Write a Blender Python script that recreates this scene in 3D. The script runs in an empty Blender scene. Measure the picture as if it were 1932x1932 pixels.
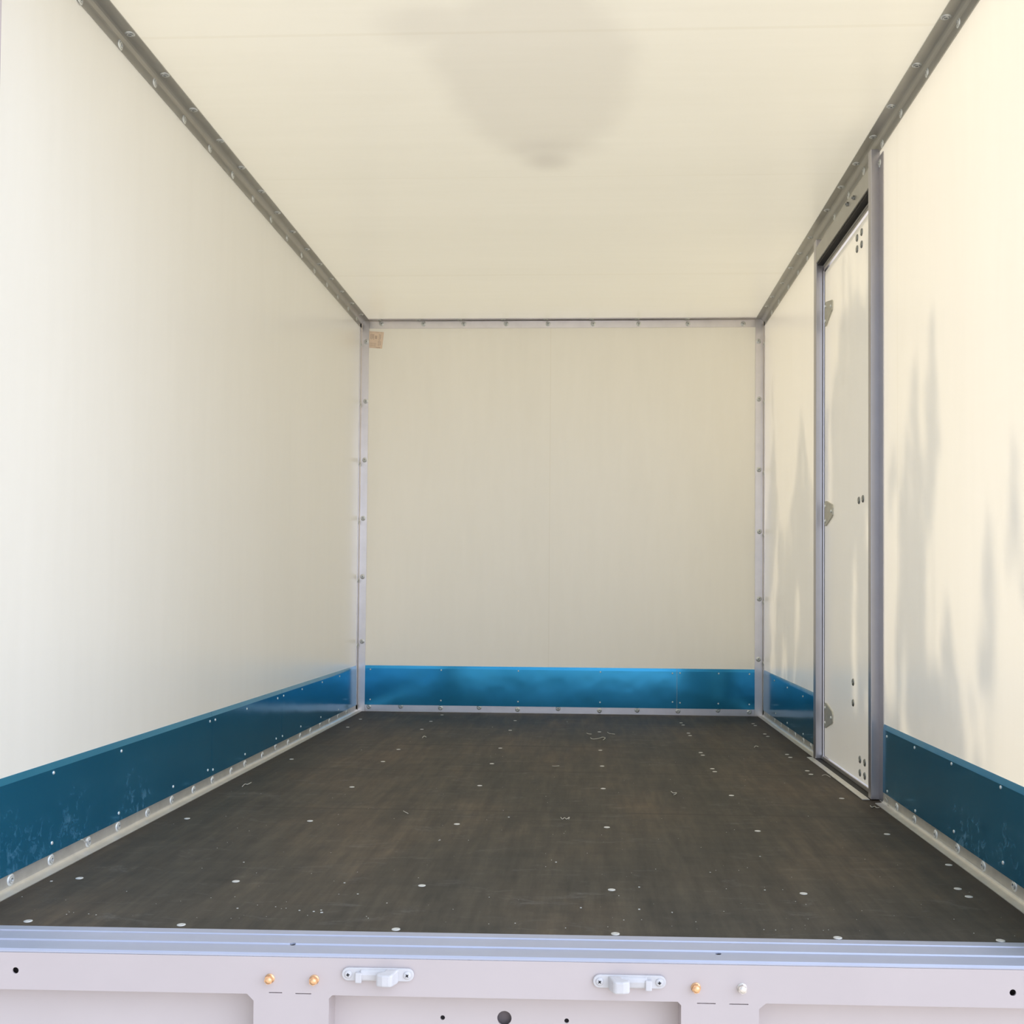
import bpy, bmesh, math, random
from mathutils import Vector, Matrix
sc = bpy.context.scene
C = sc.collection
PI = math.pi

# ------------------------------------------------------------------ camera
F = 2000.0; PX, PY = 1017.733, 1065.233; S = 1932.0
CAM = Vector((0, 0, .6327))
M3 = (Matrix.Rotation(.04719, 3, 'Z') @ Matrix.Rotation(.0248, 3, 'X') @ Matrix.Rotation(-.00764, 3, 'Y'))
cd = bpy.data.cameras.new('camera'); cam = bpy.data.objects.new('camera', cd); C.objects.link(cam)
cd.sensor_width = 36; cd.sensor_fit = 'HORIZONTAL'; cd.lens = F / S * 36
cd.shift_x = (S / 2 - PX) / S; cd.shift_y = (PY - S / 2) / S
cd.clip_start = .05; cd.clip_end = 300
cam.matrix_world = Matrix.Translation(CAM) @ (M3 @ Matrix.Rotation(PI / 2, 3, 'X')).to_4x4()
sc.camera = cam

# ------------------------------------------------------------------ sky, sun, exposure
SUN_DIR = Vector((.583, .272, .766)).normalized()          # towards the sun
w = bpy.data.worlds.new('world'); sc.world = w; w.use_nodes = True
bg = w.node_tree.nodes['Background']
bg.inputs['Strength'].default_value = 1.0
_n, _l = w.node_tree.nodes, w.node_tree.links                # hazy pale blue sky, glow added low at the right rear to light the left wall
_tc = _n.new('ShaderNodeTexCoord'); _dp = _n.new('ShaderNodeVectorMath'); _dp.operation = 'DOT_PRODUCT'
_dp.inputs[1].default_value = Vector((.86, -.46, .12)).normalized(); _l.new(_tc.outputs['Generated'], _dp.inputs[0])
_rp = _n.new('ShaderNodeValToRGB'); _mr = _n.new('ShaderNodeMapRange'); _mr.inputs['From Min'].default_value = -1
_l.new(_dp.outputs['Value'], _mr.inputs['Value']); _l.new(_mr.outputs['Result'], _rp.inputs['Fac'])
_rp.color_ramp.elements.new(.62)
for _e, (_p, _c) in zip(_rp.color_ramp.elements, ((0, (.62, .74, .98)), (.62, (.85, .97, 1.16)), (1, (3.05, 3.5, 4.55)))):
    _e.position = _p; _e.color = (*_c, 1)
_l.new(_rp.outputs['Color'], bg.inputs['Color'])
sd = bpy.data.lights.new('sun', 'SUN'); sun = bpy.data.objects.new('sun', sd); C.objects.link(sun)
sd.energy = 8.0; sd.color = (1, .93, .80); sd.angle = math.radians(.7)
sun.rotation_euler = (-SUN_DIR).to_track_quat('-Z', 'Y').to_euler(); sun.location = (8, 6, 12)
vs = sc.view_settings
vs.view_transform = 'Standard'; vs.look = 'None'; vs.exposure = -0.05; vs.gamma = 1; vs.use_curve_mapping = False

# ------------------------------------------------------------------ dimensions (metres; floor z = 0, camera x = y = 0)
XL, XR, D, H = -1.20424, .89124, 5.48303, 2.04525
KB, KT = .0352, .2390          # kick panels: bottom and top
REAR, RZ = 1.966, .018         # rear edge of the floor and its slight skew
def yrear(x): return REAR + RZ * x

def at(px, py, ax, val):       # the point of plane (axis ax = val) seen at a pixel of the photograph
    d = M3 @ Vector(((px - PX) / F, 1, -(py - PY) / F))
    return CAM + d * ((val - CAM[ax]) / d[ax])

# ------------------------------------------------------------------ materials
def new_mat(name):
    m = bpy.data.materials.new(name); m.use_nodes = True
    nt = m.node_tree
    return m, nt, nt.nodes, nt.links, nt.nodes['Principled BSDF']
def noise(nt, scale, detail=4, rough=.55, vec=None, stretch=None, dist=0):
    n = nt.nodes.new('ShaderNodeTexNoise'); n.inputs['Scale'].default_value = scale
    n.inputs['Detail'].default_value = detail; n.inputs['Roughness'].default_value = rough
    n.inputs['Distortion'].default_value = dist
    g = nt.nodes.new('ShaderNodeNewGeometry')
    if stretch:
        mp = nt.nodes.new('ShaderNodeMapping'); mp.inputs['Scale'].default_value = stretch
        nt.links.new(g.outputs['Position'], mp.inputs['Vector']); nt.links.new(mp.outputs['Vector'], n.inputs['Vector'])
    else: nt.links.new(g.outputs['Position'], n.inputs['Vector'])
    return n
def ramp(nt, src, stops):
    r = nt.nodes.new('ShaderNodeValToRGB'); e = r.color_ramp.elements
    while len(e) < len(stops): e.new(.5)
    for el, (p, c) in zip(e, stops):
        el.position = p; el.color = (*c, 1) if len(c) == 3 else c
    nt.links.new(src, r.inputs['Fac']); return r
def mathn(nt, op, a, b=None, c=None, clamp=False):
    n = nt.nodes.new('ShaderNodeMath'); n.operation = op; n.use_clamp = clamp
    for i, v in enumerate((a, b, c)):
        if v is None: continue
        if isinstance(v, (int, float)): n.inputs[i].default_value = v
        else: nt.links.new(v, n.inputs[i])
    return n.outputs[0]
def mixc(nt, fac, a, b, mode='MIX'):
    n = nt.nodes.new('ShaderNodeMix'); n.data_type = 'RGBA'; n.blend_type = mode
    for s, v in ((n.inputs[0], fac), (n.inputs[6], a), (n.inputs[7], b)):
        if isinstance(v, (int, float)): s.default_value = v
        elif isinstance(v, tuple): s.default_value = (*v, 1)
        else: nt.links.new(v, s)
    return n.outputs[2]

def simple(name, col, metal=0, rough=.5, spec=.5, var=.06, vscale=9, bump=0, stretch=None):
    m, nt, N, L, p = new_mat(name)
    n = noise(nt, vscale, 5, .6, stretch=stretch)
    lo = tuple(c * (1 - var) for c in col); hi = tuple(min(1, c * (1 + var)) for c in col)
    r = ramp(nt, n.outputs['Fac'], [(.3, lo), (.7, hi)])
    L.new(r.outputs['Color'], p.inputs['Base Color'])
    p.inputs['Metallic'].default_value = metal; p.inputs['Roughness'].default_value = rough
    p.inputs['Specular IOR Level'].default_value = spec
    if bump:
        b = N.new('ShaderNodeBump'); b.inputs['Strength'].default_value = bump; b.inputs['Distance'].default_value = .002
        n2 = noise(nt, 120, 3); L.new(n2.outputs['Fac'], b.inputs['Height']); L.new(b.outputs['Normal'], p.inputs['Normal'])
    return m

def grp(name, refl, trans, tfac, stretch, gloss=.07, roof_shadow=False, seams=None):
    """thin sheet of fibreglass: reflects, and lets daylight glow through"""
    m, nt, N, L, p = new_mat(name); N.remove(p)
    out = N['Material Output']
    n1 = noise(nt, 2.2, 4, .55, stretch=stretch); n2 = noise(nt, 26, 3, .6, stretch=stretch)
    v = mathn(nt, 'ADD', mathn(nt, 'MULTIPLY', n1.outputs['Fac'], .65), mathn(nt, 'MULTIPLY', n2.outputs['Fac'], .35))
    r = ramp(nt, v, [(.35, (.968, .967, .960)), (.62, (1, 1, 1))])
    shade = r.outputs['Color']
    tshade = shade
    g = N.new('ShaderNodeNewGeometry'); sx = N.new('ShaderNodeSeparateXYZ'); L.new(g.outputs['Position'], sx.inputs[0])
    if seams:
        for axis, pos, wd, dark in seams:
            d = mathn(nt, 'ABSOLUTE', mathn(nt, 'SUBTRACT', sx.outputs[axis], pos))
            k = mathn(nt, 'MULTIPLY', mathn(nt, 'LESS_THAN', d, wd), dark)
            shade = mixc(nt, k, shade, (.72, .66, .52))
        tshade = shade
    if roof_shadow:      # shadow of something lying on the roof, painted into the sheet's colours
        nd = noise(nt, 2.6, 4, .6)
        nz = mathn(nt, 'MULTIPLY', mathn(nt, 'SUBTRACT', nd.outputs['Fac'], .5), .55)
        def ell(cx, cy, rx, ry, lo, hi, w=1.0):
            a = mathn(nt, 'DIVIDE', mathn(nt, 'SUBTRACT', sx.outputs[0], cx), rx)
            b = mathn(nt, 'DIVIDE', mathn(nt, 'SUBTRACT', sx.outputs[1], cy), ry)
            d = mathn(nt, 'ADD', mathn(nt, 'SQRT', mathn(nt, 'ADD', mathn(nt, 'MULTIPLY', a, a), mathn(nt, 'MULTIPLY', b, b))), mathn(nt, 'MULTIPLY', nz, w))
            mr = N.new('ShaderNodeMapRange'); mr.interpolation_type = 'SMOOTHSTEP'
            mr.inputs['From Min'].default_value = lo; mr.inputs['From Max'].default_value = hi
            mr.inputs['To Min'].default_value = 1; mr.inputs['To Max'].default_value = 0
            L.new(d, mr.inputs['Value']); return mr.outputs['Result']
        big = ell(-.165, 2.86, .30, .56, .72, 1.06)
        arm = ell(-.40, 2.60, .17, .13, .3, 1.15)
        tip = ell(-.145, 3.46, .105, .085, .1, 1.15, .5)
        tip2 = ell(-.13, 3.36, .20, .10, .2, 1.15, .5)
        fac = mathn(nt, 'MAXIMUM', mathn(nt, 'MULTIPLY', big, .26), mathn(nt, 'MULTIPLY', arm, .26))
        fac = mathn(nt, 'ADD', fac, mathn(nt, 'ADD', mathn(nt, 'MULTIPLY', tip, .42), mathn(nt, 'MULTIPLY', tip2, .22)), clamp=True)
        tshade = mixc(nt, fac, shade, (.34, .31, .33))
    dc = mixc(nt, 1.0, refl, mixc(nt, mathn(nt, 'MULTIPLY', fac, .32), shade, (.40, .36, .38)) if roof_shadow else shade, 'MULTIPLY'); tc = mixc(nt, 1.0, trans, tshade, 'MULTIPLY')
    df = N.new('ShaderNodeBsdfDiffuse'); tr = N.new('ShaderNodeBsdfTranslucent'); gl = N.new('ShaderNodeBsdfGlossy')
    L.new(dc, df.inputs['Color']); L.new(tc, tr.inputs['Color'])
    gl.inputs['Roughness'].default_value = .28; gl.inputs['Color'].default_value = (.9, .9, .9, 1)
    m1 = N.new('ShaderNodeMixShader'); m1.inputs[0].default_value = tfac
    L.new(df.outputs[0], m1.inputs[1]); L.new(tr.outputs[0], m1.inputs[2])
    fr = N.new('ShaderNodeFresnel'); fr.inputs['IOR'].default_value = 1.4
    m2 = N.new('ShaderNodeMixShader'); L.new(mathn(nt, 'MULTIPLY', fr.outputs[0], gloss / .05), m2.inputs[0])
    L.new(m1.outputs[0], m2.inputs[1]); L.new(gl.outputs[0], m2.inputs[2]); L.new(m2.outputs[0], out.inputs['Surface'])
    return m

CREAM = (.915, .875, .772); GLOW = (1.0, .92, .72)
M = {}
M['wall_l'] = grp('fibreglass_left', CREAM, GLOW, .21, (.5, 1, .12))
M['wall_r'] = grp('fibreglass_right', CREAM, (1.0, .885, .68), .225, (.5, 1, .12), seams=[(1, 3.115, .0012, .35)])
M['ceil'] = grp('fibreglass_roof', CREAM, GLOW, .14, (.1, 1.3, .5), roof_shadow=True,
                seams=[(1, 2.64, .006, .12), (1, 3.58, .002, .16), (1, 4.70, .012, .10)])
M['wall_b'] = grp('fibreglass_bulkhead', CREAM, GLOW, .06, (1, .5, .15), seams=[(0, -.208, .0014, .22)])
M['door'] = grp('fibreglass_door', CREAM, (1.0, .885, .68), .225, (.5, 1, .12))
M['alu'] = simple('mill_aluminium', (.69, .655, .64), 1, .36, var=.05, vscale=14)
M['alu_trim'] = simple('dull_aluminium', (.455, .445, .41), .75, .42, var=.05, vscale=10)
M['alu_floor'] = simple('floor_angle_aluminium', (.68, .66, .60), .7, .40, var=.08, vscale=22)
M['post'] = simple('anodised_frame_aluminium', (.47, .455, .47), .85, .34, var=.04, vscale=6)
M['zinc'] = simple('zinc_plated_steel', (.78, .80, .78), .55, .34, var=.08, vscale=60)
M['zinc_dark'] = simple('dark_zinc_steel', (.30, .31, .30), .9, .42, var=.1, vscale=60)
M['galv'] = simple('galvanised_plate', (.55, .54, .47), .6, .5, var=.08, vscale=50)
M['rubber'] = simple('black_rubber', (.012, .011, .010), 0, .6, .3)
M['paint'] = simple('pale_grey_paint', (.50, .435, .415), 0, .42, .4, var=.025, vscale=5)
M['bounce_paint'] = simple('pale_grey_paint_bounce', (.54, .475, .45), 0, .5, .35, var=.03, vscale=4)  # frame paint lightened: sun bounce painted into the recessed bays
M['sill'] = simple('sky_tinted_sill', (.435, .455, .535), .30, .42, var=.04, vscale=6)  # blue sky reflection tinted into the metal's base colour
M['white'] = simple('white_painted_casting', (.56, .54, .53), 0, .4, .4, var=.06, vscale=40)
M['yellow_zinc'] = simple('yellow_zinc_bolt', (.85, .50, .26), .75, .36, var=.2, vscale=120)
M['pale_zinc'] = simple('pale_zinc_bolt', (.76, .70, .62), .7, .38, var=.12, vscale=120)
M['black'] = simple('black_void', (.012, .011, .012), 0, .8, .1)
M['brown'] = simple('dark_brown_hole', (.20, .165, .16), 0, .8, .1)
M['shaving'] = simple('pale_swarf', (.62, .60, .52), .2, .5, var=.1, vscale=80)
M['dust'] = simple('pale_grit', (.55, .55, .50), 0, .8)
M['bark'] = simple('bark', (.12, .09, .06), 0, .9)
M['leaf'] = simple('leaf', (.06, .11, .03), 0, .6, var=.3, vscale=5)
M['ground'] = simple('pale_concrete', (.42, .40, .38), 0, .9, .2, var=.12, vscale=1.5)
M['ink'] = simple('brown_ink', (.42, .30, .22), 0, .8, .1)
M['paper'] = simple('peach_paper', (.88, .70, .54), 0, .8, .2, var=.04, vscale=60)

# blue filmed aluminium sheet with scuffs
def blue_mat():
    m, nt, N, L, p = new_mat('blue_filmed_sheet')
    n1 = noise(nt, 3, 4, .6); base = ramp(nt, n1.outputs['Fac'], [(.3, (.020, .238, .42)), (.7, (.032, .278, .47))]).outputs['Color']
    n2 = noise(nt, 38, 6, .7, dist=.6); n3 = noise(nt, 4.2, 3, .5)
    g = N.new('ShaderNodeNewGeometry'); sx = N.new('ShaderNodeSeparateXYZ'); L.new(g.outputs['Position'], sx.inputs[0])
    low = N.new('ShaderNodeMapRange'); low.inputs['From Min'].default_value = .03; low.inputs['From Max'].default_value = .19
    low.inputs['To Min'].default_value = 1; low.inputs['To Max'].default_value = 0; L.new(sx.outputs[2], low.inputs['Value'])
    near = N.new('ShaderNodeMapRange'); near.inputs['From Min'].default_value = 3.6; near.inputs['From Max'].default_value = 2.6
    L.new(sx.outputs[1], near.inputs['Value'])
    s = mathn(nt, 'MULTIPLY', ramp(nt, n2.outputs['Fac'], [(.50, (0, 0, 0)), (.66, (1, 1, 1))]).outputs['Color'],
              ramp(nt, n3.outputs['Fac'], [(.42, (0, 0, 0)), (.60, (1, 1, 1))]).outputs['Color'])
    s = mathn(nt, 'MULTIPLY', mathn(nt, 'MULTIPLY', s, mathn(nt, 'MULTIPLY', low.outputs['Result'], near.outputs['Result'])), .75)
    L.new(mixc(nt, s, base, (.20, .36, .47)), p.inputs['Base Color'])
    L.new(mathn(nt, 'MULTIPLY_ADD', s, -.72, .72), p.inputs['Metallic']); p.inputs['Specular IOR Level'].default_value = .5
    p.inputs['Roughness'].default_value = .13
    b = N.new('ShaderNodeBump'); b.inputs['Strength'].default_value = .12; b.inputs['Distance'].default_value = .01
    nb = noise(nt, 5, 2, .5); L.new(nb.outputs['Fac'], b.inputs['Height']); L.new(b.outputs['Normal'], p.inputs['Normal'])
    return m
M['blue'] = blue_mat()

def floor_mat():
    m, nt, N, L, p = new_mat('phenolic_plywood_floor')
    n1 = noise(nt, 1.3, 5, .6, stretch=(1.6, .7, 1)); n2 = noise(nt, 7, 6, .7, stretch=(.5, 2.4, 1)); n3 = noise(nt, 16, 5, .7, stretch=(1.6, .35, 1))
    c = ramp(nt, n1.outputs['Fac'], [(.34, (.045, .043, .037)), (.5, (.064, .0565, .045)), (.66, (.092, .073, .053))]).outputs['Color']
    c = mixc(nt, .35, c, ramp(nt, n2.outputs['Fac'], [(.32, (.58, .60, .62)), (.68, (1.38, 1.33, 1.24))]).outputs['Color'], 'MULTIPLY')
    n6 = noise(nt, 9, 4, .6, stretch=(2.0, .16, 1)); n7 = noise(nt, 30, 3, .6, stretch=(1.6, .12, 1))
    c = mixc(nt, .42, c, ramp(nt, n6.outputs['Fac'], [(.36, (.62, .63, .64)), (.66, (1.45, 1.40, 1.30))]).outputs['Color'], 'MULTIPLY')
    c = mixc(nt, .30, c, ramp(nt, n7.outputs['Fac'], [(.36, (.62, .63, .64)), (.66, (1.40, 1.38, 1.30))]).outputs['Color'], 'MULTIPLY')
    c = mixc(nt, .45, c, ramp(nt, n3.outputs['Fac'], [(.32, (.58, .60, .62)), (.7, (1.42, 1.38, 1.3))]).outputs['Color'], 'MULTIPLY')
    g = N.new('ShaderNodeNewGeometry'); sx = N.new('ShaderNodeSeparateXYZ'); L.new(g.outputs['Position'], sx.inputs[0])
    for pos, wd in ((4.33, .010), (3.72, .006), (3.05, .006), (5.02, .006)):       # worn joints across the floor
        d = mathn(nt, 'ABSOLUTE', mathn(nt, 'SUBTRACT', sx.outputs[1], pos))
        c = mixc(nt, mathn(nt, 'MULTIPLY', mathn(nt, 'LESS_THAN', d, wd), .5), c, (.035, .028, .02))
    n4 = noise(nt, 9, 8, .75, stretch=(.6, 1.6, 1), dist=1.2)
    c = mixc(nt, ramp(nt, n4.outputs['Fac'], [(.56, (0, 0, 0)), (.76, (.40, .40, .40))]).outputs['Color'], c, (.22, .21, .195))
    ed = mathn(nt, 'MINIMUM', mathn(nt, 'SUBTRACT', sx.outputs[0], XL), mathn(nt, 'SUBTRACT', XR, sx.outputs[0]))      # brown grime swept against the side angles
    n5 = noise(nt, 11, 5, .7)
    gr = N.new('ShaderNodeMapRange'); gr.inputs['From Min'].default_value = .12; gr.inputs['From Max'].default_value = .03
    L.new(mathn(nt, 'ADD', ed, mathn(nt, 'MULTIPLY', mathn(nt, 'SUBTRACT', n5.outputs['Fac'], .5), .12)), gr.inputs['Value'])
    c = mixc(nt, mathn(nt, 'MULTIPLY', gr.outputs['Result'], .55), c, (.048, .034, .024))
    L.new(c, p.inputs['Base Color'])
    p.inputs['Roughness'].default_value = .6; p.inputs['Specular IOR Level'].default_value = .22
    wv = N.new('ShaderNodeTexChecker'); wv.inputs['Scale'].default_value = 260
    L.new(g.outputs['Position'], wv.inputs['Vector'])
    b = N.new('ShaderNodeBump'); b.inputs['Strength'].default_value = .15; b.inputs['Distance'].default_value = .001
    L.new(wv.outputs['Fac'], b.inputs['Height']); L.new(b.outputs['Normal'], p.inputs['Normal'])
    return m
M['floor'] = floor_mat()

# ------------------------------------------------------------------ mesh helpers
def box(bm, x0, x1, y0, y1, z0, z1, mi=0):
    r = bmesh.ops.create_cube(bm, size=1)
    for v in r['verts']:
        v.co = Vector((x0 + (v.co.x + .5) * (x1 - x0), y0 + (v.co.y + .5) * (y1 - y0), z0 + (v.co.z + .5) * (z1 - z0)))
    for f in {f for v in r['verts'] for f in v.link_faces}: f.material_index = mi
    return r['verts']
def prism(bm, poly, axis, a, b, mi=0):
    """polygon of 2-D points swept along an axis from a to b"""
    def mk(p, t):
        if axis == 0: return Vector((t, p[0], p[1]))
        if axis == 1: return Vector((p[0], t, p[1]))
        return Vector((p[0], p[1], t))
    A = [bm.verts.new(mk(p, a)) for p in poly]; B = [bm.verts.new(mk(p, b)) for p in poly]
    n = len(poly); fs = [bm.faces.new(A[::-1]), bm.faces.new(B)]
    for i in range(n): fs.append(bm.faces.new((A[i], A[(i + 1) % n], B[(i + 1) % n], B[i])))
    for f in fs: f.material_index = mi
    return A + B
def lathe(bm, prof, seg=20, mats=None):
    """profile of (r, z) turned about z"""
    rings = []
    for r, z in prof:
        rings.append([bm.verts.new((r * math.cos(2 * PI * i / seg), r * math.sin(2 * PI * i / seg), z)) for i in range(seg)] if r > 1e-6 else [bm.verts.new((0, 0, z))])
    for k in range(len(rings) - 1):
        a, b = rings[k], rings[k + 1]; mi = mats[k] if mats else 0
        for i in range(seg):
            j = (i + 1) % seg
            if len(a) == 1 and len(b) == 1: continue
            if len(b) == 1: f = bm.faces.new((a[i], a[j], b[0]))
            elif len(a) == 1: f = bm.faces.new((a[0], b[j], b[i]))
            else: f = bm.faces.new((a[i], a[j], b[j], b[i]))
            f.material_index = mi; f.smooth = True
def tube(bm, pts, r, seg=6):
    rings = []
    for i, p in enumerate(pts):
        t = (pts[min(i + 1, len(pts) - 1)] - pts[max(i - 1, 0)]).normalized()
        u = t.cross(Vector((0, 0, 1)) if abs(t.z) < .9 else Vector((1, 0, 0))).normalized(); v = t.cross(u)
        rr = r[i] if isinstance(r, (list, tuple)) else r
        rings.append([bm.verts.new(p + (u * math.cos(2 * PI * k / seg) + v * math.sin(2 * PI * k / seg)) * rr) for k in range(seg)])
    for a, b in zip(rings, rings[1:]):
        for k in range(seg):
            f = bm.faces.new((a[k], a[(k + 1) % seg], b[(k + 1) % seg], b[k])); f.smooth = True
    bm.faces.new(rings[0][::-1]); bm.faces.new(rings[-1])
def quad(bm, *pts):
    return bm.faces.new([bm.verts.new(p) for p in pts])

def face_in(bm):
    '''turn single sheets so that they face the room'''
    bm.normal_update(); mid = Vector((-.15, 3.7, 1))
    for f in bm.faces:
        if f.normal.dot(mid - f.calc_center_median()) < 0: f.normal_flip()
def tag(o, label=None, cat=None, group=None, kind=None):
    if label: o['label'] = label
    if cat: o['category'] = cat
    if group: o['group'] = group
    if kind: o['kind'] = kind
    return o
def obj(name, bm, mats, parent=None, bevel=0, base=None, keep=False, fixn=True):
    """link bm as one object; its origin moves to the middle of its underside"""
    if fixn: bmesh.ops.recalc_face_normals(bm, faces=bm.faces[:])
    me = bpy.data.meshes.new(name); bm.to_mesh(me); bm.free()
    for m in (mats if isinstance(mats, (list, tuple)) else [mats]): me.materials.append(m)
    o = bpy.data.objects.new(name, me); C.objects.link(o)
    if not keep:
        co = [v.co for v in me.vertices]
        c = Vector(((min(v.x for v in co) + max(v.x for v in co)) / 2, (min(v.y for v in co) + max(v.y for v in co)) / 2, min(v.z for v in co)))
        me.transform(Matrix.Translation(-c)); o.location = c
    if parent:
        o.parent = parent
        if not parent.get('local'): o.location = o.location - origin(parent)
    if bevel:
        b = o.modifiers.new('bevel', 'BEVEL'); b.width = bevel; b.segments = 2; b.limit_method = 'ANGLE'; b.angle_limit = math.radians(35)
    return o
def origin(o):
    v = o.location.copy()
    while o.parent: o = o.parent; v += o.location
    return v
def empty(name, loc, rz=0):
    o = bpy.data.objects.new(name, None); C.objects.link(o); o.location = loc; o.rotation_euler = (0, 0, rz); o.empty_display_size = .1
    return o
def struct(name, bm, mats, label=None, **k):
    o = obj(name, bm, mats, **k); tag(o, label, None, kind='structure'); return o
def inst(name, me, parent, loc, normal, spin=0, local=False, scale=1):
    """a copy sharing mesh data, its local z turned to the surface normal"""
    o = bpy.data.objects.new(name, me); C.objects.link(o); o.parent = parent
    q = Vector(normal).to_track_quat('Z', 'Y')
    o.rotation_euler = (q.to_matrix() @ Matrix.Rotation(spin, 3, 'Z')).to_euler()
    o.location = Vector(loc) - (Vector((0, 0, 0)) if local else origin(parent)); o.scale = (scale,) * 3
    return o
def proto(name, prof, mats, seg=20, mi=None):
    bm = bmesh.new(); lathe(bm, prof, seg, mi)
    bmesh.ops.recalc_face_normals(bm, faces=bm.faces[:])
    me = bpy.data.meshes.new(name); bm.to_mesh(me); bm.free()
    for m in mats: me.materials.append(m)
    return me

# fasteners used again and again: large-flange rivet, small rivet, floor screw, door bolt
P_FLANGE = proto('screw', [(.0128, 0), (.0128, .0008), (.0120, .0016), (.0084, .0021), (.0076, .0030), (.0058, .0038), (.0042, .0036), (.0038, .0008), (.0016, .0008), (.0012, .0018), (0, .0018)], [M['zinc'], M['zinc_dark']], 20, [0, 0, 0, 1, 0, 0, 1, 1, 0, 0])
P_RIVET = proto('rivet', [(.0042, 0), (.0040, .0010), (.0030, .0020), (.0014, .0024), (.0011, .0018), (0, .0018)], [M['zinc']], 12)
P_FLOOR = proto('screw', [(.0082, -.0002), (.0080, .0008), (.0060, .0013), (.0030, .0013), (.0022, .0006), (0, .0006)], [simple('bright_screw_head', (.62, .62, .58), .35, .5, var=.05)], 16)
P_BOLT = proto('bolt', [(.0125, 0), (.0125, .0014), (.0105, .0032), (.0060, .0040), (.0042, .0040), (.0036, .0020), (0, .0020)], [M['zinc_dark'], M['galv']], 18, [0, 0, 0, 1, 1, 0])

# ------------------------------------------------------------------ setting: ground outside, floor, walls, roof
bm = bmesh.new(); quad(bm, (-40, -40, -1.08), (40, -40, -1.08), (40, 40, -1.08), (-40, 40, -1.08))
struct('ground', bm, M['ground'])
bm = bmesh.new()
prism(bm, [(XL - .03, yrear(XL)), (XR + .03, yrear(XR)), (XR + .03, D + .02), (XL - .03, D + .02)], 2, -.028, 0)
floor = struct('floor', bm, M['floor'])
bm = bmesh.new(); quad(bm, (XL, yrear(XL) - .03, -.02), (XL, D, -.02), (XL, D, H), (XL, yrear(XL) - .03, H)); face_in(bm)
wall_left = struct('wall_left', bm, M['wall_l'], fixn=False)
# door opening in the right wall
DY0, DY1, DZ1 = 3.334, 4.096, 1.884
bm = bmesh.new()
yr = yrear(XR) - .03
for a, b, z0, z1 in ((yr, DY0, -.02, H), (DY1, D, -.02, H), (DY0, DY1, DZ1, H)):
    quad(bm, (XR, a, z0), (XR, b, z0), (XR, b, z1), (XR, a, z1))
face_in(bm)
wall_right = struct('wall_right', bm, M['wall_r'], fixn=False)
bm = bmesh.new(); quad(bm, (XL, D, -.02), (XR, D, -.02), (XR, D, H), (XL, D, H)); face_in(bm)
wall_back = struct('wall_back', bm, M['wall_b'], fixn=False)
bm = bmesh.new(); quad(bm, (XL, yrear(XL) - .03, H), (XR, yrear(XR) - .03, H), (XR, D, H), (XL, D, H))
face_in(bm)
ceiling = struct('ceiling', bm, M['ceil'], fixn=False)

# ------------------------------------------------------------------ trims with their flanged rivets
def cove(sx, leg, t, r, n=6):
    """L section with a hollow fillet: corner at the origin, legs along +x*sx and -z"""
    pts = [(0, 0), (leg, 0), (leg, -t)]
    for i in range(n + 1):
        a = PI / 2 * i / n
        pts.append((t + r - r * math.sin(a), -t - r + r * math.cos(a)))
    pts += [(t, -leg), (0, -leg)]
    return [(sx * x, z) for x, z in pts]
TT = .0028
def ceiling_trim(name, x, sx, wall_px, ceil_px, label):
    bm = bmesh.new(); prism(bm, [(x + px, H + pz) for px, pz in cove(sx, .0430, TT, .020)], 1, yrear(x) - .03, D)
    o = struct(name, bm, M['alu_trim'], label)
    for f in o.data.polygons: f.use_smooth = False
    for p in wall_px:
        q = at(*p, 0, x + sx * TT); q.z = max(H - .034, min(H - .020, q.z)); inst('screw', P_FLANGE, o, (x + sx * TT, min(q.y, D - .02), q.z), (sx, 0, 0))
    for p in ceil_px:
        q = at(*p, 2, H - TT); q.x = sx * max(sx * x + .020, min(sx * x + .034, sx * q.x)); inst('screw', P_FLANGE, o, (q.x, min(q.y, D - .02), H - TT), (0, 0, -1))
    return o
ceiling_trim('trim_1', XL, 1,
    [(151, 0), (227, 85), (292, 156.5), (347.5, 225.5), (396, 280.6), (439, 330), (477.5, 375), (511.4, 413.7), (541.5, 449), (569, 481), (593.4, 510), (617, 536), (637.4, 560), (657, 581.5), (673, 599)],
    [(245, 64), (311, 141), (364.6, 207), (416.4, 265.4), (455.5, 316), (493, 361), (523, 401), (551.7, 437), (578.5, 470), (602.7, 498), (624.3, 526), (644, 549.8), (663.5, 572), (681.4, 593.4)],
    'grey aluminium corner strip with rivets between left wall and ceiling')
ceiling_trim('trim_2', XR, -1,
    [(1808.3, 42.7), (1749, 137), (1699.9, 214), (1664.6, 271.2), (1629.6, 322.7), (1600.7, 368), (1574.3, 408.9), (1523.4, 486), (1505.8, 515.4), (1487.6, 541.3), (1469.4, 572), (1456, 592)],
    [(1784.6, 32), (1729.6, 122.8), (1681, 200.7), (1647.8, 258), (1615.6, 308.7), (1587.2, 352.7), (1561, 396.5), (1529.4, 448), (1509.3, 478.3), (1492.8, 505.3), (1477, 533.9), (1457.8, 559.8), (1448.2, 577.7)],
    'grey aluminium corner strip with rivets between right wall and ceiling')
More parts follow.
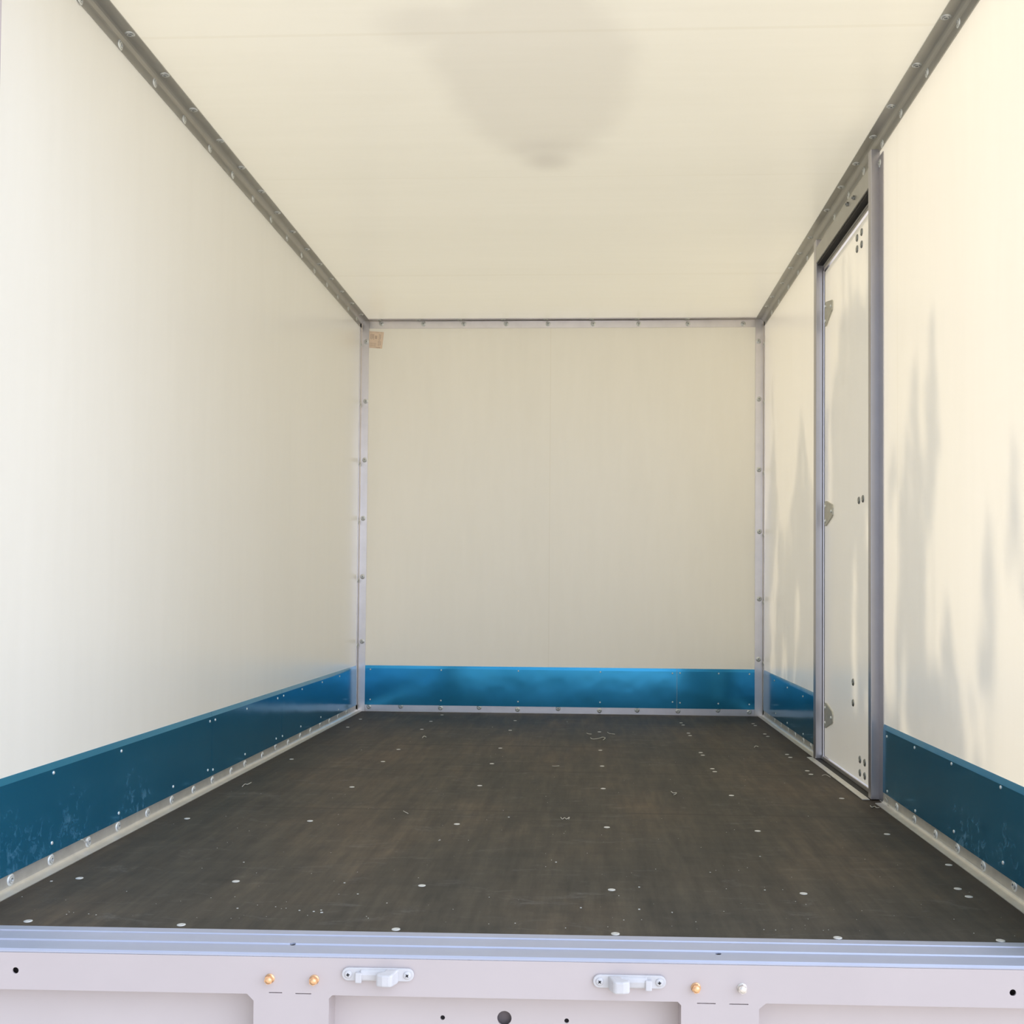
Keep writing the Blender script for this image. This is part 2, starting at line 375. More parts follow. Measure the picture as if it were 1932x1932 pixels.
# back wall: top strip, bottom strip, two corner angles
bm = bmesh.new(); prism(bm, [(D, H), (D - .036, H), (D - .036, H - TT), (D - TT - .004, H - TT), (D - TT, H - TT - .004), (D - TT, H - .0435), (D, H - .0435)], 0, XL + .042, XR - .044)
t = struct('trim_3', bm, M['alu'], 'pale aluminium strip along the top of the back wall')
for x in (720, 799, 875, 955, 1034, 1119, 1205, 1298, 1402): inst('screw', P_FLANGE, t, at(x, 611, 1, D - TT), (0, -1, 0))
for x in (716, 790, 868, 950, 1030, 1116, 1202, 1296): q = at(x, 603, 1, D); inst('screw', P_FLANGE, t, (q.x, D - .020, H - TT), (0, 0, -1))
bm = bmesh.new(); box(bm, XL + .042, XR - .044, D - TT, D, .001, .0365)
t = struct('trim_4', bm, M['alu'], 'pale aluminium strip along the foot of the back wall', bevel=.0006)
for p in ((696, 1333), (756, 1332.6), (831, 1335.5), (904, 1334.7), (976.6, 1338.5), (1053, 1337), (1131, 1340.6), (1202, 1340), (1279, 1341.6), (1354.4, 1340), (1413.6, 1343.5)):
    q = at(*p, 1, D - TT); q.z = max(q.z, .0150); inst('screw', P_FLANGE, t, q, (0, -1, 0))
for name, x, sx, px, label in (('trim_5', XL, 1, [(692, 645), (691, 757), (688, 868), (685, 978), (684, 1088), (683, 1210)], 'pale aluminium upright in the back left corner'),
                               ('trim_6', XR, -1, [(1431, 644), (1432, 753), (1432, 886), (1432.5, 1003), (1432.5, 1130), (1431, 1244)], 'pale aluminium upright in the back right corner')):
    bm = bmesh.new(); wd = .0415 if sx > 0 else .0435
    prism(bm, [(x, D), (x, D - .038), (x + sx * TT, D - .038), (x + sx * TT, D - TT - .003), (x + sx * (TT + .003), D - TT - .0005), (x + sx * wd, D - TT - .0005), (x + sx * wd, D)], 2, .001, H - .004)
    t = struct(name, bm, M['alu'], label)
    for p in px:
        q = at(*p, 1, D - TT); inst('screw', P_FLANGE, t, (x + sx * max(.015, min(.028, sx * (q.x - x))), D - TT - .0005, q.z), (0, -1, 0))
        inst('screw', P_FLANGE, t, (x + sx * TT, D - .022, q.z - .02), (sx, 0, 0))
# floor angles along the side walls
def floor_trim(name, x, sx, y0, y1, px, label):
    bm = bmesh.new(); t_, leg, fl, r = TT, .0352, .0275, .010
    pts = [(0, .0004), (0, leg), (t_, leg)]
    for i in range(6):
        a = PI / 2 * i / 5; pts.append((t_ + r - r * math.cos(a), t_ + r - r * math.sin(a)))
    pts += [(fl, t_ * .7), (fl, .0004)]
    prism(bm, [(x + sx * a, b) for a, b in pts], 1, y0, y1)
    o = struct(name, bm, M['alu_floor'], label)
    for p in px:
        q = at(*p, 0, x + sx * TT); inst('screw', P_FLANGE, o, (x + sx * TT, q.y, max(.0175, min(.0265, q.z))), (sx, 0, 0))
floor_trim('trim_7', XL, 1, yrear(XL), D - .003, [(20, 1660), (96, 1622), (166.5, 1588.6), (222.6, 1559.4), (278.4, 1534), (324, 1509.6), (365, 1490.5), (400.6, 1471.5), (436, 1455), (462, 1441), (495, 1425.6), (520, 1407), (543.6, 1401), (566.4, 1388.6), (585.6, 1378.7), (604, 1365), (621.6, 1360), (637.7, 1351), (653.6, 1343.5)],
           'grey aluminium floor angle with rivets along the left wall')
floor_trim('trim_8', XR, -1, 4.140, D - .003, [(1450.6, 1348), (1461.4, 1356), (1473.5, 1365), (1487, 1374), (1500.5, 1386), (1516, 1397), (1530, 1408)],
           'short grey aluminium floor angle between back corner and door')
floor_trim('trim_9', XR, -1, yrear(XR), 3.254, [(1692, 1527.5), (1725.5, 1548.7), (1765.4, 1575), (1807, 1600.5), (1855.5, 1634), (1914, 1671)],
           'grey aluminium floor angle along the right wall in front of door')

# ------------------------------------------------------------------ blue kick panels
PT = .0045
def kick(axis, pos, s, a, b, rivets, label):
    """sheet with a slanted top lip; a..b along the wall, s = direction into the room"""
    bm = bmesh.new()
    lean = .0036 if axis == 1 else .001          # the foot stands out a little over the angle below
    sec = [(0, KB + .0005), (PT + lean, KB + .0005), (PT, KT - .0150), (.0010, KT), (0, KT)]
    if axis == 0: prism(bm, [(pos + s * u, z) for u, z in sec], 1, a, b)
    else: prism(bm, [(pos + s * u, z) for u, z in sec], 0, a, b)
    o = obj('kick_panel', bm, M['blue']); tag(o, label, 'kick panel', 'blue kick panels round the foot of the walls')
    for p in rivets:
        q = at(*p, axis, pos + s * PT); n = [0, 0, 0]; n[axis] = s
        k = 1 - axis
        q[k] = max(a + .008, min(b - .008, q[k])); q.z = max(KB + .010, min(KT - .021, q.z)); q[axis] += s * lean * (KT - .015 - q.z) / (KT - .015 - KB)
        inst('rivet', P_RIVET, o, q, n)
    return o
g2 = .0007
s1, s2 = 3.342, 4.112
kick(0, XL, 1, yrear(XL), s1 - g2, [(101, 1458), (229, 1417), (396, 1361), (97, 1590.5), (223.3, 1534), (326, 1484), (391.5, 1453)],
     'long scuffed blue metal kick panel on the left wall nearest the open end')
kick(0, XL, 1, s1 + g2, s2 - g2, [(406, 1358), (465.7, 1337.3), (523.7, 1317.4), (401, 1452), (461.7, 1423), (520.4, 1393.5)],
     'middle one of three blue kick panels on the left wall')
kick(0, XL, 1, s2 + g2, D - .0385, [(535, 1312.6), (570, 1300.4), (608, 1287.3), (640.7, 1276), (531.6, 1389), (567, 1370.6), (604.8, 1353), (638, 1339)],
     'blue kick panel on the left wall beside the back corner')
xs = .452
kick(1, D, -1, XL + .042, xs - g2, [(699, 1262), (832.5, 1263.6), (978, 1266), (1133, 1268), (1268.7, 1270.5), (698.5, 1319.6), (832, 1321.6), (977.4, 1323.7), (1132, 1325), (1268.7, 1324.4)],
     'long bright blue kick panel across the back wall')
kick(1, D, -1, xs + g2, XR - .044, [(1283, 1270), (1356, 1271), (1414, 1272), (1282.8, 1326), (1355, 1327.5), (1413.5, 1329)],
     'short blue kick panel at the right end of the back wall')
kick(0, XR, -1, 4.140, D - .0385, [(1461, 1284), (1485.6, 1297.4), (1514.9, 1314), (1464, 1346), (1485.8, 1363.8), (1515.8, 1385)],
     'small blue kick panel between the back right corner and side door')
kick(0, XR, -1, yrear(XR), 3.250, [(1673.5, 1389.7), (1725.7, 1410.5), (1795.4, 1438), (1888.2, 1479.9), (1674.8, 1493), (1727.7, 1530), (1800.6, 1568.8), (1893.4, 1627.7)],
     'dark blue kick panel on the right wall in front of the door')

# ------------------------------------------------------------------ side door with its frame
door = empty('door_1', (XR, 3.71, 0)); tag(door, 'cream side door in a grey metal frame in the right wall', None, kind='structure')
PXI = .864                                    # room face of the frame
def part(name, mat, parent, *boxes, bevel=0):
    bm = bmesh.new()
    for b in boxes: box(bm, *b)
    return obj(name, bm, mat, parent, bevel=bevel)
part('frame_post', M['post'], door, (PXI, XR + .03, 3.302, 3.334, .002, 2.012), bevel=.0025)
fl = part('post_flange', M['post'], door, (XR - .0030, XR - .0002, 3.255, 3.304, .004, 1.985))
inst('screw', P_FLANGE, fl, at(1660, 308, 0, XR - .003), (-1, 0, 0))
part('frame_post', M['post'], door, (PXI, XR + .03, 4.096, 4.138, .002, 1.995), bevel=.0025)
hd = part('frame_header', M['alu_trim'], door, (PXI, XR + .03, 3.332, 4.098, 1.902, 1.9625), bevel=.002)
bm = bmesh.new(); r = .0075
prism(bm, [(r * math.cos(PI / 3 * i), r * math.sin(PI / 3 * i)) for i in range(6)], 2, 0, .006); lathe(bm, [(.0035, .006), (.0035, .010), (0, .010)], 10)
bmesh.ops.recalc_face_normals(bm, faces=bm.faces[:])
P_HEX = bpy.data.meshes.new('hex_screw'); bm.to_mesh(P_HEX); bm.free(); P_HEX.materials.append(M['zinc_dark'])
for p in ((1600, 385), (1612, 373)): inst('hex_screw', P_HEX, hd, at(*p, 0, PXI - .0005), (-1, 0, 0))
# dark rubber round the leaf; black strips darken the header soffit and threshold recess
part('door_seal', M['rubber'], door, (XR + .003, XR + .020, 3.334, 4.096, 1.868, 1.903), (XR + .002, XR + .020, 4.078, 4.096, .002, 1.903),
     (XR + .003, XR + .020, 3.334, 3.345, .002, 1.903), (.8615, XR + .02, 3.334, 4.096, .0004, .0022), (.870, XR + .003, 3.334, 4.096, 1.8925, 1.9015))
part('door_edge_trim', M['alu'], door, (XR - .001, XR + .012, 3.345, 4.0895, 1.8675, 1.8815), (XR - .001, XR + .012, 4.0825, 4.0895, .014, 1.8815), (XR - .006, XR + .012, 3.334, 4.0895, .0035, .0165))
part('threshold_angle', M['alu_floor'], door, (.838, .861, 3.302, 4.130, .0004, .0035), bevel=.001)
bm = bmesh.new(); quad(bm, (XR + .001, 3.346, .0185), (XR + .001, 4.069, .0185), (XR + .001, 4.069, 1.859), (XR + .001, 3.346, 1.859))
face_in(bm)
leaf = obj('door_leaf', bm, M['door'], door, fixn=False)
for p in [(1617.5, 449), (1626, 438), (1617.5, 470), (1626, 461), (1621, 944), (1628.5, 941), (1610, 1287), (1610, 1326), (1623, 1433), (1632, 1439), (1623, 1458), (1632, 1464)]:
    inst('bolt', P_BOLT, leaf, at(*p, 0, XR + .001), (-1, 0, 0), scale=1.0)
def hinge(zc, poly, holes):
    bm = bmesh.new(); prism(bm, [(4.056 - u, zc + v) for u, v in poly], 0, XR - .0042, XR + .0008)
    o = obj('hinge_plate', bm, M['galv'], door, bevel=.0012)
    for u, v in holes: inst('screw', P_RIVET, o, (XR - .0042, 4.056 - u, zc + v), (-1, 0, 0), scale=1.6)
sym = [(.004, -.040), (.010, -.047), (.022, -.047), (.122, -.020), (.134, -.012), (.136, .014), (.126, .026), (.032, .047), (.012, .047), (.004, .040)]
hol = [(.018, -.028), (.018, .028), (.116, .002)]
hinge(.932, sym, hol); hinge(.174, sym, hol)
hinge(1.690, [(.004, -.040), (.012, -.047), (.024, -.046), (.122, -.012), (.128, -.002), (.126, .020), (.116, .027), (.020, .046), (.004, .040)], [(.018, -.028), (.018, .028), (.108, .006)])

# ------------------------------------------------------------------ floor screws
for p in [(53, 1738), (342, 1745), (747, 1753.5), (1161, 1762), (1582, 1771.6), (1889, 1776), (150, 1657), (445, 1663), (796, 1671), (1154, 1679), (1516, 1686), (1807, 1677), (1828, 1692),
          (353, 1544.5), (585, 1549), (862, 1555), (1145, 1561), (1429.5, 1568), (1673.7, 1574), (1790, 1632), (550, 1432.5), (722.6, 1437), (928, 1441), (1136, 1445.6), (664, 1485), (905, 1482.4),
          (1138, 1488), (1380, 1501), (1588, 1506.6), (1132.6, 1415.7), (944, 1411.7), (751.7, 1414), (1285, 1364), (1289, 1368), (1299, 1383.5), (1302, 1388), (1322, 1420), (1326, 1425), (1344, 1450.5),
          (1348.5, 1456), (1421, 1365.5), (1425, 1369), (1443, 1385), (1448.6, 1389.6), (1485, 1423.6), (1491, 1429), (1523, 1454.5), (1530, 1461), (834, 1349), (680, 1357), (813, 1361), (656, 1372), (796, 1376), (972, 1359.7), (962.6, 1378), (1131, 1381)]:
    q = at(*p, 2, 0); inst('screw', P_FLOOR, floor, (q.x, max(q.y, yrear(q.x) + .012), 0), (0, 0, 1), spin=p[0])

# ------------------------------------------------------------------ rear frame of the body, below and beside the opening (local: origin at the floor's rear edge)
rf = empty('rear_frame', (0, REAR, 0), RZ); rf['local'] = 1
tag(rf, 'pale grey painted rear cross member with sky-tinted metal sill under the floor edge', 'rear frame')
FY = -.1085                                     # rear face
W0, W1 = XL - .05, XR + .05
bm = bmesh.new()
prism(bm, [(0, .0008), (-.0215, .0008), (-.0225, -.0012), (-.0605, -.0030), (-.0618, -.0016), (-.0632, -.0016), (-.0645, -.0042), (FY + .0030, -.0046), (FY, -.0075), (FY, -.0110), (-.004, -.030), (0, -.028)], 0, W0, W1)
sill = obj('sill', bm, M['sill'], rf)
def cut(o, cutters, solver='EXACT'):
    """drill the cutters out of o for good"""
    cs = []
    for bmc in cutters:
        bmesh.ops.recalc_face_normals(bmc, faces=bmc.faces[:])
        me = bpy.data.meshes.new('c'); bmc.to_mesh(me); bmc.free(); c = bpy.data.objects.new('c', me); C.objects.link(c)
        c.parent = o.parent; cs.append(c)
        md = o.modifiers.new('b', 'BOOLEAN'); md.object = c; md.operation = 'DIFFERENCE'; md.solver = solver
    bpy.context.view_layer.update()
    ev = o.evaluated_get(bpy.context.evaluated_depsgraph_get()); me = bpy.data.meshes.new_from_object(ev)
    o.modifiers.clear(); o.data = me
    for c in cs: m_ = c.data; bpy.data.objects.remove(c); bpy.data.meshes.remove(m_)
def cyl_y(x, z, r, y0, y1):
    bmc = bmesh.new(); prism(bmc, [(x + r * math.cos(2 * PI * i / 24), z + r * math.sin(2 * PI * i / 24)) for i in range(24)], 1, y0, y1); return bmc
def cyl_z(x, y, r, z0, z1):
    bmc = bmesh.new(); prism(bmc, [(x + r * math.cos(2 * PI * i / 24), y + r * math.sin(2 * PI * i / 24)) for i in range(24)], 2, z0, z1); return bmc
def loc_at(px, py, ly):                        # pixel -> local point of the rear frame's plane y = ly
    y = REAR + ly
    for _ in range(4):
        q = at(px, py, 1, y); y = REAR + ly + RZ * q.x
    return Vector((q.x, ly, q.z))
def loc_z(px, py, z):
    q = at(px, py, 2, z); return Vector((q.x, q.y - REAR - RZ * q.x, z))
cav = []
for p in ((551.5, 1782), (1354, 1799.5)): q = loc_z(*p, -.0044); b_ = bmesh.new(); box(b_, q.x - .03, q.x + .03, q.y - .016, q.y + .02, -.04, -.0062); cav.append(b_)
cut(sill, cav + [cyl_z(*loc_z(*p, -.0044).xy, .0054, -.035, .01) for p in ((551.5, 1782), (1354, 1799.5))])
# cross beam and its two uprights in one pressed sheet, three pressed-in bays between them
BX = tuple(loc_at(px, 1900, FY).x for px in (476, 618, 1283, 1430)); ZB = loc_at(950, 1884, FY).z
DEEP = .052
bm = bmesh.new()
Z1, Z2 = -.0100, -.36
poly = [(W0, Z1), (W1, Z1), (W1, ZB), (BX[3] + .012, ZB), (BX[3], ZB - .010), (BX[3], Z2), (BX[2], Z2), (BX[2], ZB - .006), (BX[2] - .006, ZB), (BX[1] + .006, ZB), (BX[1], ZB - .006), (BX[1], Z2), (BX[0], Z2), (BX[0], ZB - .012), (BX[0] - .012, ZB), (W0, ZB)]
prism(bm, poly, 1, FY, FY + .0505)
beam = obj('cross_beam', bm, M['paint'], rf, bevel=.0022)
hp = [loc_at(*p, FY) for p in ((27, 1831), (1909, 1873))]
slots = []
for a, b in (((505, 1872.4), (530, 1873.4)), ((555, 1874.2), (585, 1875.4)), ((1313, 1893), (1348, 1893.6)), ((1374, 1894.4), (1410, 1895.2))):
    p, q = loc_at(*a, FY), loc_at(*b, FY); bmc = bmesh.new(); z = (p.z + q.z) / 2; box(bmc, p.x, q.x, FY - .01, FY + .004, z - .0008, z + .0008); slots.append(bmc)
bpy.context.view_layer.update()
md = beam.modifiers; md.clear()
cav = []
for h in hp: b_ = bmesh.new(); box(b_, h.x - .035, h.x + .035, FY + .003, FY + .046, h.z - .017, h.z + .017); cav.append(b_)
for p in ((551.5, 1781.5), (1354, 1799)): q = loc_z(*p, -.0044); b_ = bmesh.new(); box(b_, q.x - .03, q.x + .03, FY + .004, FY + .046, -.060, .0); cav.append(b_)
cut(beam, cav + [cyl_y(h.x, h.z, .0056, FY - .02, FY + .012) for h in hp] + slots)
bv = beam.modifiers.new('bevel', 'BEVEL'); bv.width = .0016; bv.segments = 2; bv.limit_method = 'ANGLE'; bv.angle_limit = math.radians(50)
bm = bmesh.new(); box(bm, BX[1] - .03, BX[2] + .03, FY + .0506, FY + .054, Z2, -.060)
bay = obj('bay_panel', bm, M['bounce_paint'], rf)
hh = [(loc_at(834, 1920, FY + .0506), .0042), (loc_at(950.5, 1921, FY + .0506), .0128), (loc_at(1068, 1926, FY + .0506), .0042)]
cut(bay, [cyl_y(h.x, h.z, r, FY, FY + .08) for h, r in hh])
bm = bmesh.new(); box(bm, W0, BX[0] + .02, FY + .0506, FY + .0536, Z2, -.060)
obj('bay_panel', bm, M['bounce_paint'], rf)
bm = bmesh.new(); box(bm, BX[3] - .02, W1, FY + .0506, FY + .0536, Z2, -.060)
obj('bay_panel', bm, M['bounce_paint'], rf)
bm = bmesh.new(); box(bm, W0 + .01, W1 - .01, FY + .064, FY + .24, Z2, -.034)
obj('box_member', bm, M['brown'], rf)
# door-opening posts at either side
for x0, x1 in ((XL - .06, XL + .0810), (XR - .0810, XR + .06)):
    bm = bmesh.new(); box(bm, x0, x1, -.088, -.006, -.0040, H + .05)
    obj('corner_post', bm, M['paint'], rf, bevel=.003)
bm = bmesh.new(); box(bm, XL - .06, XR + .06, -.088, -.006, H - .01, H + .09); obj('top_rail', bm, M['paint'], rf, bevel=.003)
# four hexagon bolts
def hexbolt(px, py, mat, spin):
    p = loc_at(px, py, FY - .012)
    bm = bmesh.new(); lathe(bm, [(.0085, 0), (.0085, .0016), (.0062, .0016), (.0062, .004)], 18)
    R_ = .0074
    A = [(R_ * math.cos(PI / 3 * i + spin), R_ * math.sin(PI / 3 * i + spin)) for i in range(6)]
    prism(bm, A, 2, .003, .0105); lathe(bm, [(.0060, .0105), (.0052, .0125), (0, .0128)], 14)
    bmesh.ops.recalc_face_normals(bm, faces=bm.faces[:])
    me = bpy.data.meshes.new('hex_bolt'); bm.to_mesh(me); bm.free(); me.materials.append(mat)
    o = inst('hex_bolt', me, rf, (p.x, FY, p.z + .002), (0, -1, 0), local=True)
hexbolt(503, 1853, M['yellow_zinc'], .2); hexbolt(587.5, 1855, M['yellow_zinc'], .6); hexbolt(1312, 1870, M['yellow_zinc'], .1); hexbolt(1399.5, 1871, M['pale_zinc'], .4)

# ------------------------------------------------------------------ two lock-bar keepers on the cross beam
def keeper(px, py, mir, label):
    c = loc_at(px, py, FY - .005)
    wpos = Matrix.Rotation(RZ, 3, 'Z') @ Vector((c.x, FY - .0004, c.z)) + Vector((0, REAR, 0))
    k = empty('lock_keeper', wpos, RZ); k['local'] = 1
    tag(k, label, 'door latch', 'lock keepers on the rear cross member')
    s = -1 if mir else 1
    hl, hr = .0630, .0112
    bm = bmesh.new(); pts = []
    for sx in (1, -1):
        for i in range(11):
            a = -PI / 2 + PI * i / 10
            pts.append((sx * (hl - hr + hr * math.cos(a)), sx * hr * math.sin(a)))
    prism(bm, pts, 1, -.0052, .0)
    obj('plate', bm, M['white'], k, bevel=.0014, keep=True)
    # hook: thick horn rising from the plate and bent over towards the stub
    bm = bmesh.new()
    plan = [(.0370, -.004), (.0345, -.013), (.0290, -.027), (.0255, -.0305), (.0120, -.0305), (.0020, -.0270), (-.0005, -.0215), (.0060, -.0180), (.0130, -.0150), (.0150, -.004)]
    prism(bm, [(s * x, y) for x, y in plan], 2, -.0135, .0105)
    for v in bm.verts:
        u = max(0, -v.co.y - .012) / .018                     # horn narrows and droops at its nose
        v.co.z = v.co.z * (1 - .16 * u) - .0012 * u
    obj('hook', bm, M['white'], k, bevel=.0028, keep=True)
    bm = bmesh.new(); box(bm, min(s * -.038, s * -.027), max(s * -.038, s * -.027), -.0135, -.004, -.0125, .0050)
    obj('stub', bm, M['white'], k, bevel=.0015, keep=True)
    bm = bmesh.new()                                          # raised trough between stub and hook
    tr = [(-.0050, .0095), (-.0085, .0070), (-.0105, .0010), (-.0085, -.0085), (-.0050, -.0112)]
    prism(bm, tr, 0, min(s * -.030, s * .030), max(s * -.030, s * .030))
    obj('cradle', bm, M['white'], k, bevel=.0015, keep=True)
    for x, sp in ((-.0515, .1), (.0515, .7)):
        bm = bmesh.new(); lathe(bm, [(.0068, 0), (.0068, .0012), (.0055, .0026), (0, .0030)], 18)
        for a in (0, PI / 2):
            vs_ = box(bm, -.0029, .0029, -.0008, .0008, .0026, .0033, 1); bmesh.ops.rotate(bm, verts=vs_, cent=(0, 0, 0), matrix=Matrix.Rotation(a + sp, 3, 'Z'))
        bmesh.ops.recalc_face_normals(bm, faces=bm.faces[:])
        me = bpy.data.meshes.new('screw'); bm.to_mesh(me); bm.free(); me.materials.append(M['white']); me.materials.append(M['black'])
        inst('screw', me, k, (s * x, -.0052, 0), (0, -1, 0), local=True)
keeper(710.5, 1839, False, 'white painted lock keeper left of the middle on the rear cross member')
keeper(1185.5, 1852.5, True, 'white painted lock keeper right of the middle on the rear cross member')

# ------------------------------------------------------------------ paper sticker in the back wall's top left corner
q = [at(*p, 1, D - .0012) for p in ((699.5, 624.6), (724.5, 626.6), (720.7, 658), (698.8, 656))]
q[0].x = q[3].x = XL + .0422
bm = bmesh.new(); vv = [bm.verts.new(Vector((p.x, D - dy, p.z))) for dy in (.0012, .0004) for p in q]
for f in ((0, 1, 2, 3), (7, 6, 5, 4), (0, 4, 5, 1), (1, 5, 6, 2), (2, 6, 7, 3), (3, 7, 4, 0)): bm.faces.new([vv[i] for i in f])
st = obj('sticker', bm, M['paper']); tag(st, 'small peach paper sticker with brown print high on the back wall', 'sticker')
bm = bmesh.new(); rnd = random.Random(4)
tl, tr_, br, bl = q
def uv(u, v): return (tl.lerp(tr_, u)).lerp(bl.lerp(br, u), v)
def bar(u0, u1, v0, v1):
    y = D - .00135
    quad(bm, *[Vector((p.x, y, p.z)) for p in (uv(u0, v0), uv(u1, v0), uv(u1, v1), uv(u0, v1))])
for u, v0, v1 in ((.10, .18, .45), (.17, .15, .48), (.24, .18, .44), (.31, .16, .50), (.70, .14, .50), (.78, .16, .46), (.66, .55, .85), (.74, .52, .86), (.82, .56, .82)):
    v = v0
    while v < v1: l = rnd.uniform(.015, .05); bar(u, u + .028, v, min(v + l, v1)); v += l + .014
for u in (.42, .47, .52):
    for v in (.25, .30, .35, .40): bar(u, u + .035, v, v + .034)
for u in (.05, .14, .22, .30, .38, .46):
    for v in (.70, .78, .86): bar(u, u + .04, v, v + .03)
for v in (.93, .955): bar(.5, .85, v, v + .012)
bar(.03, .9, .05, .056); bar(.02, .55, .955, .962)
obj('print', bm, M['ink'], st, fixn=False)

# ------------------------------------------------------------------ swarf and grit on the floor
def curl(pts, r, label, z=0, cat='shaving'):
    P = [at(*p, 2, z) for p in pts]; P = [Vector((p.x, p.y, r * (1.0 + h))) for p, h in zip(P, [0, .8, .3, .9, .2, .6, 0, .5, 0][:len(P)])]
    out = []
    Q = [P[0] * 2 - P[1]] + P + [P[-1] * 2 - P[-2]]
    for a, b, c_, d_ in zip(Q, Q[1:], Q[2:], Q[3:]):          # smooth curl through the points
        for i in range(5):
            t = i / 5; out.append(((b * 2) + (c_ - a) * t + (a * 2 - b * 5 + c_ * 4 - d_) * t * t + (b * 3 - a - c_ * 3 + d_) * t ** 3) * .5)
    out.append(P[-1])
    bm = bmesh.new(); tube(bm, out, [r * .68] * len(out), 6); o = obj('shaving', bm, M['shaving']); tag(o, label, cat, 'shavings lying on the floor')
curl([(1266, 1494), (1270, 1498), (1276, 1497), (1275, 1500), (1271, 1501)], .0018, 'pale hooked shaving on the floor right of the middle, midway to the door')
curl([(1058, 1543), (1061, 1547), (1065, 1544), (1069, 1547), (1074, 1543), (1073, 1547)], .0014, 'pale curled shaving on the floor in the middle of the photo')
curl([(457, 1485), (462, 1481), (467, 1481), (474, 1478)], .0016, 'pale bent shaving on the floor beside the left wall')
curl([(761, 1531), (765, 1534), (770, 1536)], .0014, 'thin white shaving on the floor left of the middle')
curl([(1042, 1446), (1047, 1447), (1055, 1446)], .0016, 'thin pale shaving near the middle of the far floor')
curl([(1114, 1393), (1118, 1396), (1126, 1395), (1133, 1394), (1137, 1392), (1142, 1394), (1138, 1397)], .0022, 'largest pale shaving on the floor before the back wall')
curl([(1146, 1382), (1150, 1385), (1160, 1386)], .0016, 'thin shaving on the floor before the back wall, right of the largest')
curl([(1107, 1384), (1111, 1386), (1116, 1386)], .0018, 'short shaving on the floor before the back wall, left of the largest')
curl([(797, 1393), (800, 1391), (804, 1392)], .0026, 'small pale chip on the floor left, before the back wall')
curl([(1423, 1411), (1426, 1409), (1431, 1410)], .0020, 'small pale shaving on the floor near the back right corner')
curl([(1551, 1464), (1556, 1463), (1561, 1464), (1567, 1468)], .0014, 'thin pale shaving on the floor beside the door threshold')
curl([(1642, 1521), (1645, 1525), (1650, 1523), (1654, 1526), (1659, 1525)], .0018, 'frayed pale strand at the foot of the near door post', z=.0)
bm = bmesh.new()                                             # thread hanging on the post's foot
P = [at(*p, 0, XR - .006) for p in ((1671, 1505), (1674, 1510), (1673, 1514), (1676, 1520), (1675, 1524))]
for v in P: v.z = max(v.z, .006)
tube(bm, P, .0012, 6); tag(obj('thread', bm, M['shaving']), 'loose pale thread beside the near door post foot', 'thread')
bm = bmesh.new(); P = [at(*p, 0, XL + .009) for p in ((153, 1584), (157, 1584), (159, 1590), (162, 1583), (163, 1591))]
tube(bm, P, .0012, 6); tag(obj('shaving', bm, M['shaving']), 'curly shaving caught on a rivet of the left floor angle', 'shaving', 'shavings lying on the floor')
rnd = random.Random(11); bm = bmesh.new()
fix = [(448, 1714), (592, 1720), (607, 1722), (606, 1717.5), (675, 1687), (650, 1666), (730, 1704), (460, 1627), (1096, 1713), (1206, 1716), (1177, 1736), (1268, 1721.5), (1313, 1739.5), (1049, 1627), (1206, 1674), (1237, 1640),
       (960, 1542), (97, 1663), (830, 1585), (1434, 1616), (1525, 1540), (1501, 1701), (1443, 1679.5), (1067, 1751), (972, 1742), (828, 1586), (520, 1711), (565, 1718), (1340, 1646), (929, 1372), (682, 1415), (1070, 1362)]
for p in fix: q = at(*p, 2, 0); r = rnd.uniform(.0007, .0018); box(bm, q.x - r * 1.3, q.x + r * 1.3, q.y - r, q.y + r, -.0002, r * .7)
for _ in range(260):
    x, y = rnd.uniform(XL + .05, XR - .06), 2.02 + 3.4 * rnd.random() ** 2.2; r = rnd.uniform(.0003, .0009); box(bm, x - r, x + r, y - r, y + r, -.0002, r * .6)
o = obj('grit', bm, M['dust']); tag(o, 'tiny pale specks of grit scattered over the dark floor', 'grit', kind='stuff')

# ------------------------------------------------------------------ tree outside the right wall: its crown throws the dappled shade on the sheet
rnd = random.Random(7)
tree = empty('tree', (3.9, 5.0, -1.08)); tag(tree, 'leafy upright tree standing outside beyond the right wall', 'tree')
lv = bmesh.new(); tk = bmesh.new()
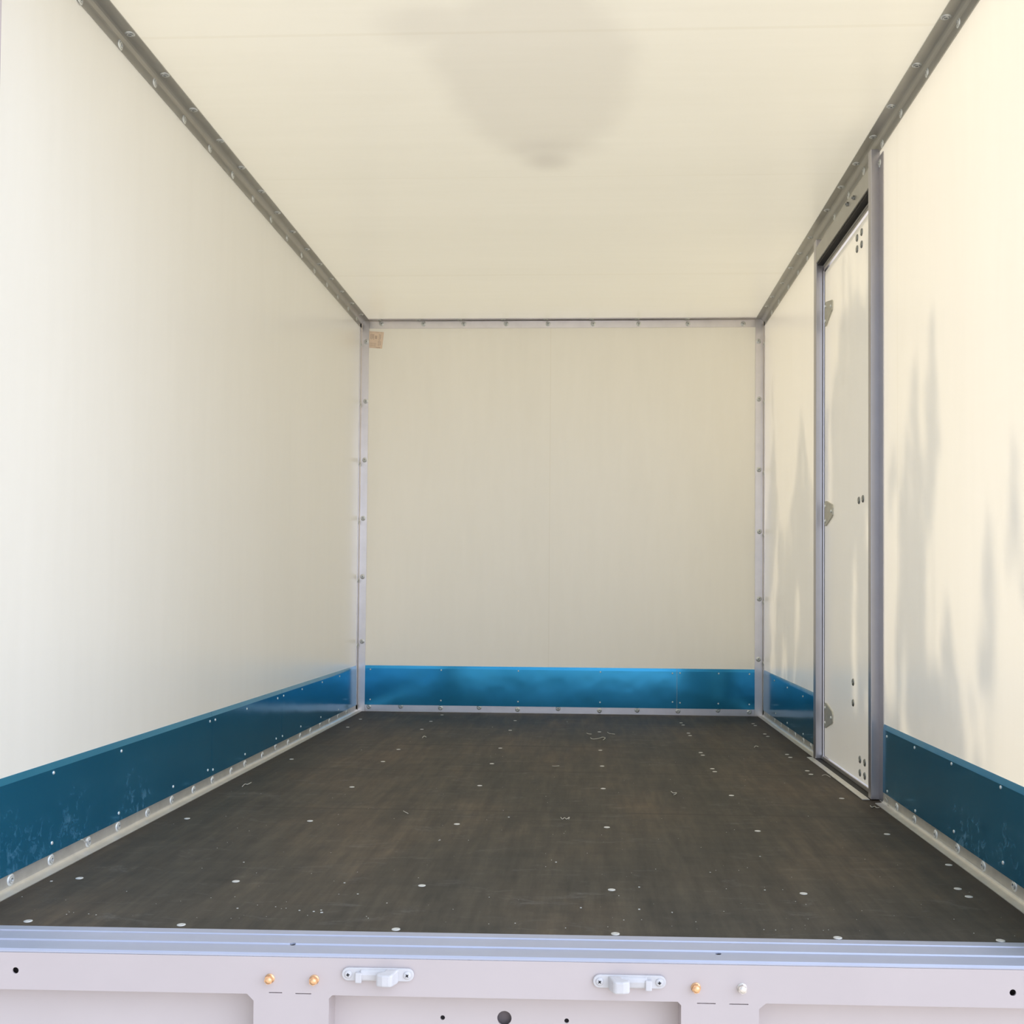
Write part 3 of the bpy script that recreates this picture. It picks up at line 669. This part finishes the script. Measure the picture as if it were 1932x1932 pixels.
# leaf shoots, written as where their shade reaches up the wall: (position along the wall, height)
TIPS = [(5.48, .8), (5.36, 1.05), (5.28, 1.3), (5.225, 1.66), (5.16, 1.3), (5.05, 1.02), (4.90, .85), (4.75, 1.0), (4.62, 1.15), (4.53, 1.42), (4.44, 1.25), (4.30, 1.05), (4.15, .95),
        (4.05, 1.30), (3.96, 1.40), (3.86, 1.50), (3.77, 1.84), (3.66, 1.74), (3.56, 1.80), (3.42, 1.80), (3.30, 1.55), (3.20, 1.00), (3.10, 1.27), (3.03, 1.05), (2.955, 1.40), (2.89, 1.05),
        (2.80, 1.41), (2.745, 1.05), (2.70, .78), (2.655, .52), (2.56, .30), (2.47, .50), (2.41, .85), (2.34, .45), (2.265, .96), (2.20, .55), (2.0, .5)]
def tipz(y):
    for (a, za), (b, zb) in zip(TIPS, TIPS[1:]):
        if b <= y <= a: return zb + (za - zb) * (y - b) / (a - b)
    return .3
from mathutils import noise as mn
def gap(y, z):                     # openings in the crown
    n = mn.noise(Vector((y * 6.3, z * 1.7 + y * .4, 2.7))) + .55 * mn.noise(Vector((y * 14, z * 4.4, 9.1)))
    return n
cnt = 0
while cnt < 26000:
    y = rnd.uniform(1.95, 5.5); z = rnd.uniform(-.75, 1.9); tz = tipz(y)
    if z > tz: continue
    dens = min(1, .35 + (tz - z) * 1.6)
    if gap(y, z) < (-.34 if y > 3.2 else -.24) + .10 * (z < .35) + .06 * (y < 2.75): continue
    if rnd.random() > dens: continue
    c = Vector((XR, y, z)) + SUN_DIR * (rnd.uniform(2.2, 3.2) / SUN_DIR.x)
    l = rnd.uniform(.035, .065); d = Vector((rnd.uniform(-.5, .5), rnd.uniform(-.5, .5), rnd.uniform(.2, 1))).normalized()
    s_ = d.cross(Vector((rnd.random() - .5, rnd.random() - .5, rnd.random() - .5))).normalized() * l * .32
    quad(lv, c - d * l * .5, c + s_, c + d * l * .5, c - s_); cnt += 1
for i, (y, z) in enumerate(TIPS[2:-3:2]):
    t = (2.35 + .75 * ((i * 5) % 7) / 7) / SUN_DIR.x
    top = Vector((XR, y, z - .15)) + SUN_DIR * t; bot = Vector((XR, y, -.5)) + SUN_DIR * t
    tube(tk, [top, bot, Vector((3.9, 5.0, min(bot.z - .3, 2.55)))], [.003, .010, .03], 6)
tube(tk, [Vector((3.9, 5.0, -1.08)), Vector((3.92, 5.0, .6)), Vector((3.9, 5.0, 2.6))], [.11, .09, .05], 10)
obj('trunk', tk, M['bark'], tree); obj('foliage', lv, M['leaf'], tree, fixn=False)
